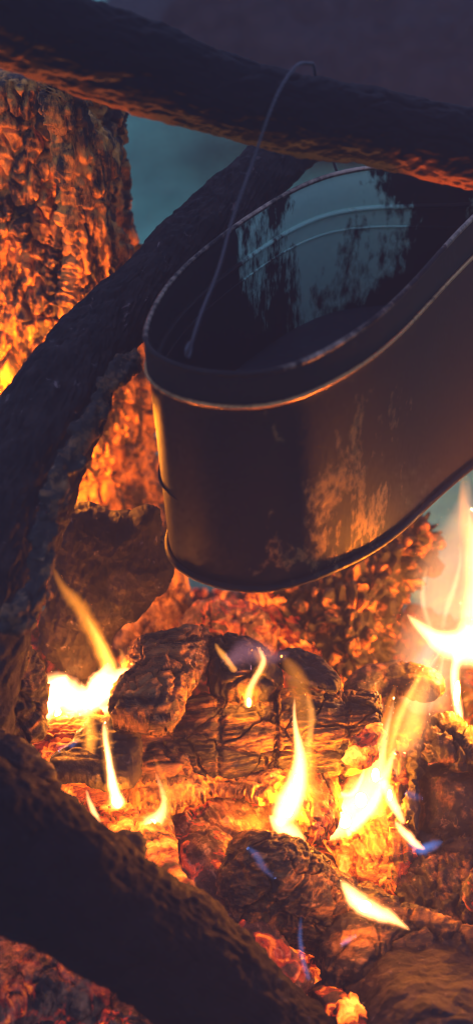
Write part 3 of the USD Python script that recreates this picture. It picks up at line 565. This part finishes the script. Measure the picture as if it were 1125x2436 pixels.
def flame(label, sheets, hearts=(), Y=0, seed=0, core='core'):
    bx, by = sheets[0][1][0][:2]
    t = Thing('flame', label, 'flame', at(bx, by, Y))
    for j, (mat, spec) in enumerate(sheets):
        t.part('tongue', sheet(spec, Y + .0015 * j, seed + j), M[mat])
    for h in hearts:
        t.part('flame_heart', heart(*h, Y + .002), M[core])
flame('broad white flame with an orange plume in front of the black slab', [
    ('f_white', [(90, 1690, 20, .5), (135, 1650, 50, 3), (185, 1668, 45, 3), (240, 1650, 38, 3), (290, 1605, 22, 1.5), (312, 1590, 6, .2)]),
    ('f_white', [(105, 1720, 10, .3), (130, 1660, 34, 3.0), (150, 1625, 26, 2), (160, 1605, 8, .3)]),
    ('f_white', [(215, 1690, 12, .3), (235, 1640, 34, 3), (252, 1600, 24, 2), (256, 1578, 8, .3)]),
    ('f_orange', [(268, 1610, 22, 2.2), (250, 1560, 26, 1.8), (215, 1490, 26, 1.2), (175, 1430, 22, .8), (145, 1390, 14, .4), (125, 1345, 5, .1)]),
    ('f_yellow', [(262, 1600, 26, 1.6), (246, 1550, 22, 1.0), (222, 1500, 14, .5), (205, 1465, 5, .1)]),
    ('f_orange', [(100, 1730, 30, 1.0), (150, 1700, 60, 1.6), (240, 1690, 70, 1.8), (330, 1650, 40, 1.0), (350, 1630, 8, .1)]),
    ('f_white', [(140, 1660, 10, .5), (190, 1685, 16, 1.6), (240, 1690, 14, 1.4), (290, 1672, 10, .8), (350, 1660, 4, .1)]),
    ('f_yellow', [(275, 1620, 14, 1.0), (262, 1580, 12, .8), (235, 1520, 9, .5), (205, 1470, 6, .1)]),
    ('f_yellow', [(285, 1620, 18, 1.0), (292, 1580, 14, .8), (288, 1545, 5, .1)]),
    ('f_yellow', [(150, 1655, 10, .6), (240, 1705, 16, 1.6), (320, 1690, 14, 1), (400, 1665, 6, .2)]),
], [(135, 1650, 18, 16), (240, 1640, 16, 15)], Y=.000, seed=1)
flame('orange flame hanging down the hollow log end at left', [
    ('f_orange', [(205, 1700, 20, 1.2), (215, 1750, 22, 1.2), (212, 1800, 18, .8), (195, 1840, 10, .3), (185, 1860, 4, .1)]),
    ('f_yellow', [(205, 1700, 10, .4), (212, 1760, 9, .4), (208, 1810, 6, .2)]),
    ('f_blue', [(140, 1790, 14, .8), (160, 1780, 12, .8), (190, 1760, 6, .1)])], Y=-.035, seed=11)
flame('narrow white flame standing on the glowing plank at lower left', [
    ('f_white', [(282, 1925, 26, 2.5), (272, 1890, 18, 2.2), (262, 1830, 11, 1.8), (254, 1770, 9, 1.2), (248, 1720, 8, .3)]),
    ('f_yellow', [(280, 1930, 34, .8), (270, 1880, 24, .6), (258, 1800, 17, .6), (252, 1720, 14, .4), (262, 1690, 5, .1)])], [(274, 1905, 8, 12)], Y=-.062, seed=21)
flame('pale curling flame beside the red-brown log', [
    ('f_white', [(335, 1980, 16, .5), (362, 1960, 26, 1.2), (388, 1925, 14, .7), (385, 1880, 8, .3), (370, 1840, 4, .1)]),
    ('f_orange', [(330, 1975, 26, .8), (365, 1958, 38, 1), (396, 1920, 22, .8), (390, 1860, 14, .4), (366, 1800, 6, .1)]),
    ('f_pink', [(340, 2010, 16, 1), (385, 2000, 30, 1.5), (400, 1970, 10, .3)])], [(362, 1962, 10, 9)], Y=-.06, seed=31)
flame('thin bright flame at the edge of the glowing plank', [
    ('f_white', [(238, 1976, 12, 1.2), (225, 1940, 11, 1), (212, 1905, 7, .5), (205, 1880, 4, .1)])], Y=-.075, seed=41)
flame('pale flickering flame on the back of the cracked log', [
    ('f_yellow', [(560, 1600, 10, .8), (540, 1570, 11, 1), (520, 1545, 9, .5), (512, 1530, 4, .1)]),
    ('f_white', [(590, 1685, 14, .8), (592, 1650, 11, .7), (610, 1610, 10, .7), (626, 1570, 9, .6), (612, 1540, 6, .1)]),
    ('f_orange', [(600, 1680, 26, .5), (600, 1630, 16, .5), (622, 1580, 18, .6), (600, 1545, 8, .1)]),
    ('f_pink', [(540, 1580, 20, .4), (600, 1550, 40, .6), (650, 1565, 26, .5), (690, 1550, 8, .1)])], [(592, 1672, 5, 8)], Y=-.012, seed=51)
flame('tall thin yellow flame standing before the right half of the cracked log', [
    ('f_white', [(660, 1965, 26, 1.5), (680, 1925, 34, 2.5), (706, 1860, 28, 2.2), (712, 1790, 16, 1.4), (702, 1720, 8, .7), (700, 1660, 4, .1)]),
    ('f_yellow', [(655, 1960, 34, .8), (695, 1910, 46, 1.2), (722, 1830, 30, 1.0), (736, 1750, 12, .8), (738, 1690, 14, .6), (728, 1650, 6, .1)]),
    ('f_orange', [(655, 1975, 40, 1.2), (690, 1960, 60, 1.6), (725, 1900, 40, 1.2), (738, 1820, 20, .8), (742, 1740, 8, .1)]),
    ('f_orange', [(690, 1940, 40, .5), (715, 1840, 36, .8), (720, 1740, 28, .7), (715, 1650, 30, .6), (690, 1590, 24, .5), (670, 1560, 8, .1)]),
    ('f_white', [(640, 1940, 5, .3), (665, 1965, 22, 1.5), (700, 1985, 24, 1.2), (728, 2005, 6, .1)])], [(684, 1925, 14, 26), (706, 1860, 8, 18)], Y=-.045, seed=61)
flame('wide forked yellow flame rising between the cracked log and split plank', [
    ('f_white', [(780, 2000, 20, .9), (812, 1955, 44, 2), (860, 1895, 44, 2.0), (892, 1835, 28, 1.2), (908, 1780, 16, .7), (922, 1720, 10, .3), (938, 1660, 4, .05)]),
    ('f_white', [(795, 2030, 10, .4), (835, 1975, 16, 1.2), (885, 1915, 18, 1.2), (915, 1850, 14, .8), (940, 1780, 8, .2)]),
    ('f_orange', [(950, 1790, 20, 1.0), (985, 1720, 34, 1.6), (1000, 1650, 26, 1.0), (1030, 1590, 10, .2)]),
    ('f_yellow', [(925, 1800, 10, .6), (955, 1700, 12, .8), (1000, 1610, 9, .4), (1030, 1560, 4, .1)]),
    ('f_yellow', [(850, 1990, 60, 1.6), (880, 1920, 60, 1.6), (930, 1850, 40, 1.0), (960, 1790, 16, .2)]),
    ('f_orange', [(860, 2110, 70, 1.6), (870, 2040, 90, 2.4), (880, 1960, 80, 2.0), (900, 1880, 40, .6)]),
    ('f_peach', [(950, 1800, 40, .4), (985, 1720, 56, .7), (1010, 1640, 50, .6), (1030, 1580, 14, .1)]),
    ('f_white', [(760, 1860, 6, .3), (835, 1890, 8, .9), (860, 1850, 7, .6), (868, 1825, 3, .1)]),
    ('f_yellow', [(800, 2020, 50, 1.0), (850, 1940, 70, 1.4), (896, 1840, 42, .8), (930, 1740, 30, .5), (975, 1650, 16, .3), (1005, 1590, 6, .05)]),
    ('f_orange', [(820, 2060, 50, .8), (870, 1960, 80, 1.4), (915, 1820, 50, .8), (960, 1710, 46, .5), (1005, 1620, 26, .2)]),
    ('f_yellow', [(905, 2150, 14, .6), (880, 2100, 20, .8), (862, 2040, 16, .9), (858, 1980, 20, .6), (856, 1940, 8, .1)]),
    ('f_yellow', [(815, 1890, 8, .6), (838, 1860, 14, 1), (850, 1830, 8, .2)]),
    ('f_orange', [(905, 1740, 6, .5), (925, 1680, 10, .6), (940, 1630, 6, .1)])], [(820, 1955, 14, 18), (858, 1905, 14, 20), (893, 1845, 9, 18)], Y=-.030, seed=71)
flame('large pale flame towering at the right edge beside the pot', [
    ('f_white', [(968, 1462, 6, .2), (1000, 1492, 16, 1.0), (1050, 1525, 34, 2.2), (1110, 1535, 56, 3), (1180, 1520, 76, 3), (1260, 1500, 60, 2)]),
    ('f_white', [(1098, 1722, 12, 1.4), (1086, 1660, 14, 1.4), (1084, 1600, 15, 1.4), (1096, 1545, 22, 1.0), (1120, 1470, 34, .7), (1130, 1400, 26, .3), (1132, 1330, 8, .05)]),
    ('f_peach', [(990, 1700, 50, 1.0), (1015, 1620, 100, 1.6), (1045, 1510, 125, 2.0), (1068, 1400, 110, 1.8), (1090, 1290, 72, 1.3), (1104, 1200, 30, .8), (1114, 1130, 8, .05)]),
    ('f_orange', [(1150, 1520, 40, .6), (1135, 1420, 40, .9), (1122, 1320, 34, .9), (1108, 1230, 24, .7), (1100, 1170, 13, .4), (1104, 1125, 4, .05)]),
    ('f_cream', [(1150, 1440, 20, .4), (1132, 1340, 16, .6), (1120, 1260, 10, .4), (1112, 1200, 4, .05)]),
    ('f_cream', [(1120, 1560, 50, .5), (1125, 1470, 60, 1.2), (1128, 1380, 46, .9), (1124, 1280, 24, .4), (1120, 1210, 6, .05)]),
    ('f_cream', [(1030, 1510, 8, .2), (1010, 1450, 10, .5), (1006, 1400, 9, .5), (1016, 1350, 5, .05)]),
    ('f_cream', [(1050, 1500, 10, .2), (1072, 1420, 11, .6), (1092, 1350, 8, .4), (1094, 1290, 4, .05)]),
    ('f_cream', [(980, 1640, 4, .2), (1020, 1590, 6, .5), (1052, 1540, 5, .4), (1060, 1510, 3, .05)]),
    ('f_cream', [(1020, 1700, 6, .2), (1040, 1630, 8, .6), (1052, 1570, 6, .4), (1058, 1540, 3, .05)]),
    ('f_pink', [(975, 1640, 24, .5), (1000, 1585, 34, 1.0), (1030, 1540, 30, .9), (1050, 1500, 12, .1)]),
    ('f_peach', [(1060, 1740, 30, .4), (1050, 1660, 34, .7), (1060, 1590, 30, .7), (1080, 1540, 12, .1)]),
    ('f_cream', [(1180, 1760, 60, .55), (1200, 1600, 80, .88), (1220, 1450, 80, .88), (1230, 1300, 50, .55), (1240, 1180, 10, .06)]),
], [(1062, 1530, 18, 10), (1125, 1535, 32, 18), (1087, 1650, 6, 36), (1210, 1520, 40, 60)], Y=.035, seed=81, core='core_big')
flame('white flame with a blue foot on the split plank', [
    ('f_white', [(912, 1855, 12, .6), (925, 1890, 16, 1.4), (945, 1930, 15, 1.2), (962, 1962, 8, .3)]),
    ('f_white', [(940, 1955, 6, .4), (965, 1985, 14, 1.2), (990, 2010, 12, .9), (1012, 2022, 5, .1)]),
    ('f_orange', [(912, 1850, 24, .5), (935, 1900, 24, .6), (965, 1960, 14, .2)]),
    ('f_blue', [(970, 1980, 8, .6), (1000, 2022, 18, 1.8), (1030, 2012, 16, 1.6), (1054, 2005, 6, .2)]),
    ('f_blue', [(965, 1885, 12, .4), (985, 1895, 14, .5), (1005, 1900, 6, .1)])], [(927, 1893, 5, 12)], Y=-.062, seed=91)
flame('white leaf-shaped flame lying across the ash-crusted log', [
    ('f_white', [(812, 2095, 6, .3), (838, 2130, 22, 1.8), (870, 2160, 26, 2), (910, 2178, 22, 1.6), (945, 2195, 12, .8), (975, 2215, 4, .1)]),
    ('f_yellow', [(810, 2090, 8, .3), (850, 2140, 34, .6), (905, 2172, 30, .6), (975, 2215, 6, .1)])], [(868, 2158, 14, 8)], Y=-.128, seed=101)
flame('faint blue flame rising in the crack of the ash-crusted log', [
    ('f_blue', [(735, 2335, 8, .6), (722, 2290, 9, .7), (714, 2230, 8, .6), (716, 2180, 4, .1)])], Y=-.135, seed=111)
flame('faint blue flame on the left side of the ash-crusted log', [
    ('f_blue', [(590, 2018, 7, .5), (612, 2040, 12, .9), (630, 2070, 10, .7), (655, 2092, 5, .1)])], Y=-.125, seed=121)
flame('tiny blue flame on the front piece of the ash-crusted log', [
    ('f_blue', [(812, 2250, 8, .5), (826, 2240, 10, .8), (845, 2228, 5, .1)])], Y=-.14, seed=131)
flame('orange flame burning behind the leaning log at the foot of the stump', [
    ('f_white', [(30, 1330, 50, 2.5), (40, 1250, 60, 3), (60, 1150, 40, 2), (70, 1060, 8, .2)]),
    ('f_orange', [(30, 1340, 80, 2.5), (40, 1250, 90, 3), (60, 1130, 60, 2), (80, 1010, 8, .2)])], [(72, 1050, 28, 62)], Y=.115, seed=141, core='core_big')

# ------------------------------------------------------------------ haze volume added to lift the blacks towards purple
bx = trimesh.creation.box([34, 34, 2.7]); bx.apply_translation([0, .5, .35])
usdkit.mesh(stage, '/World/haze', bx, usdkit.material(stage, LK + '/black_lift_haze', {'v': ('principled_volume', {'color': (.76, .76, .98), 'density': .058})}, volume='v.volume'))
tag(stage.GetPrimAtPath('/World/haze'), kind='stuff')
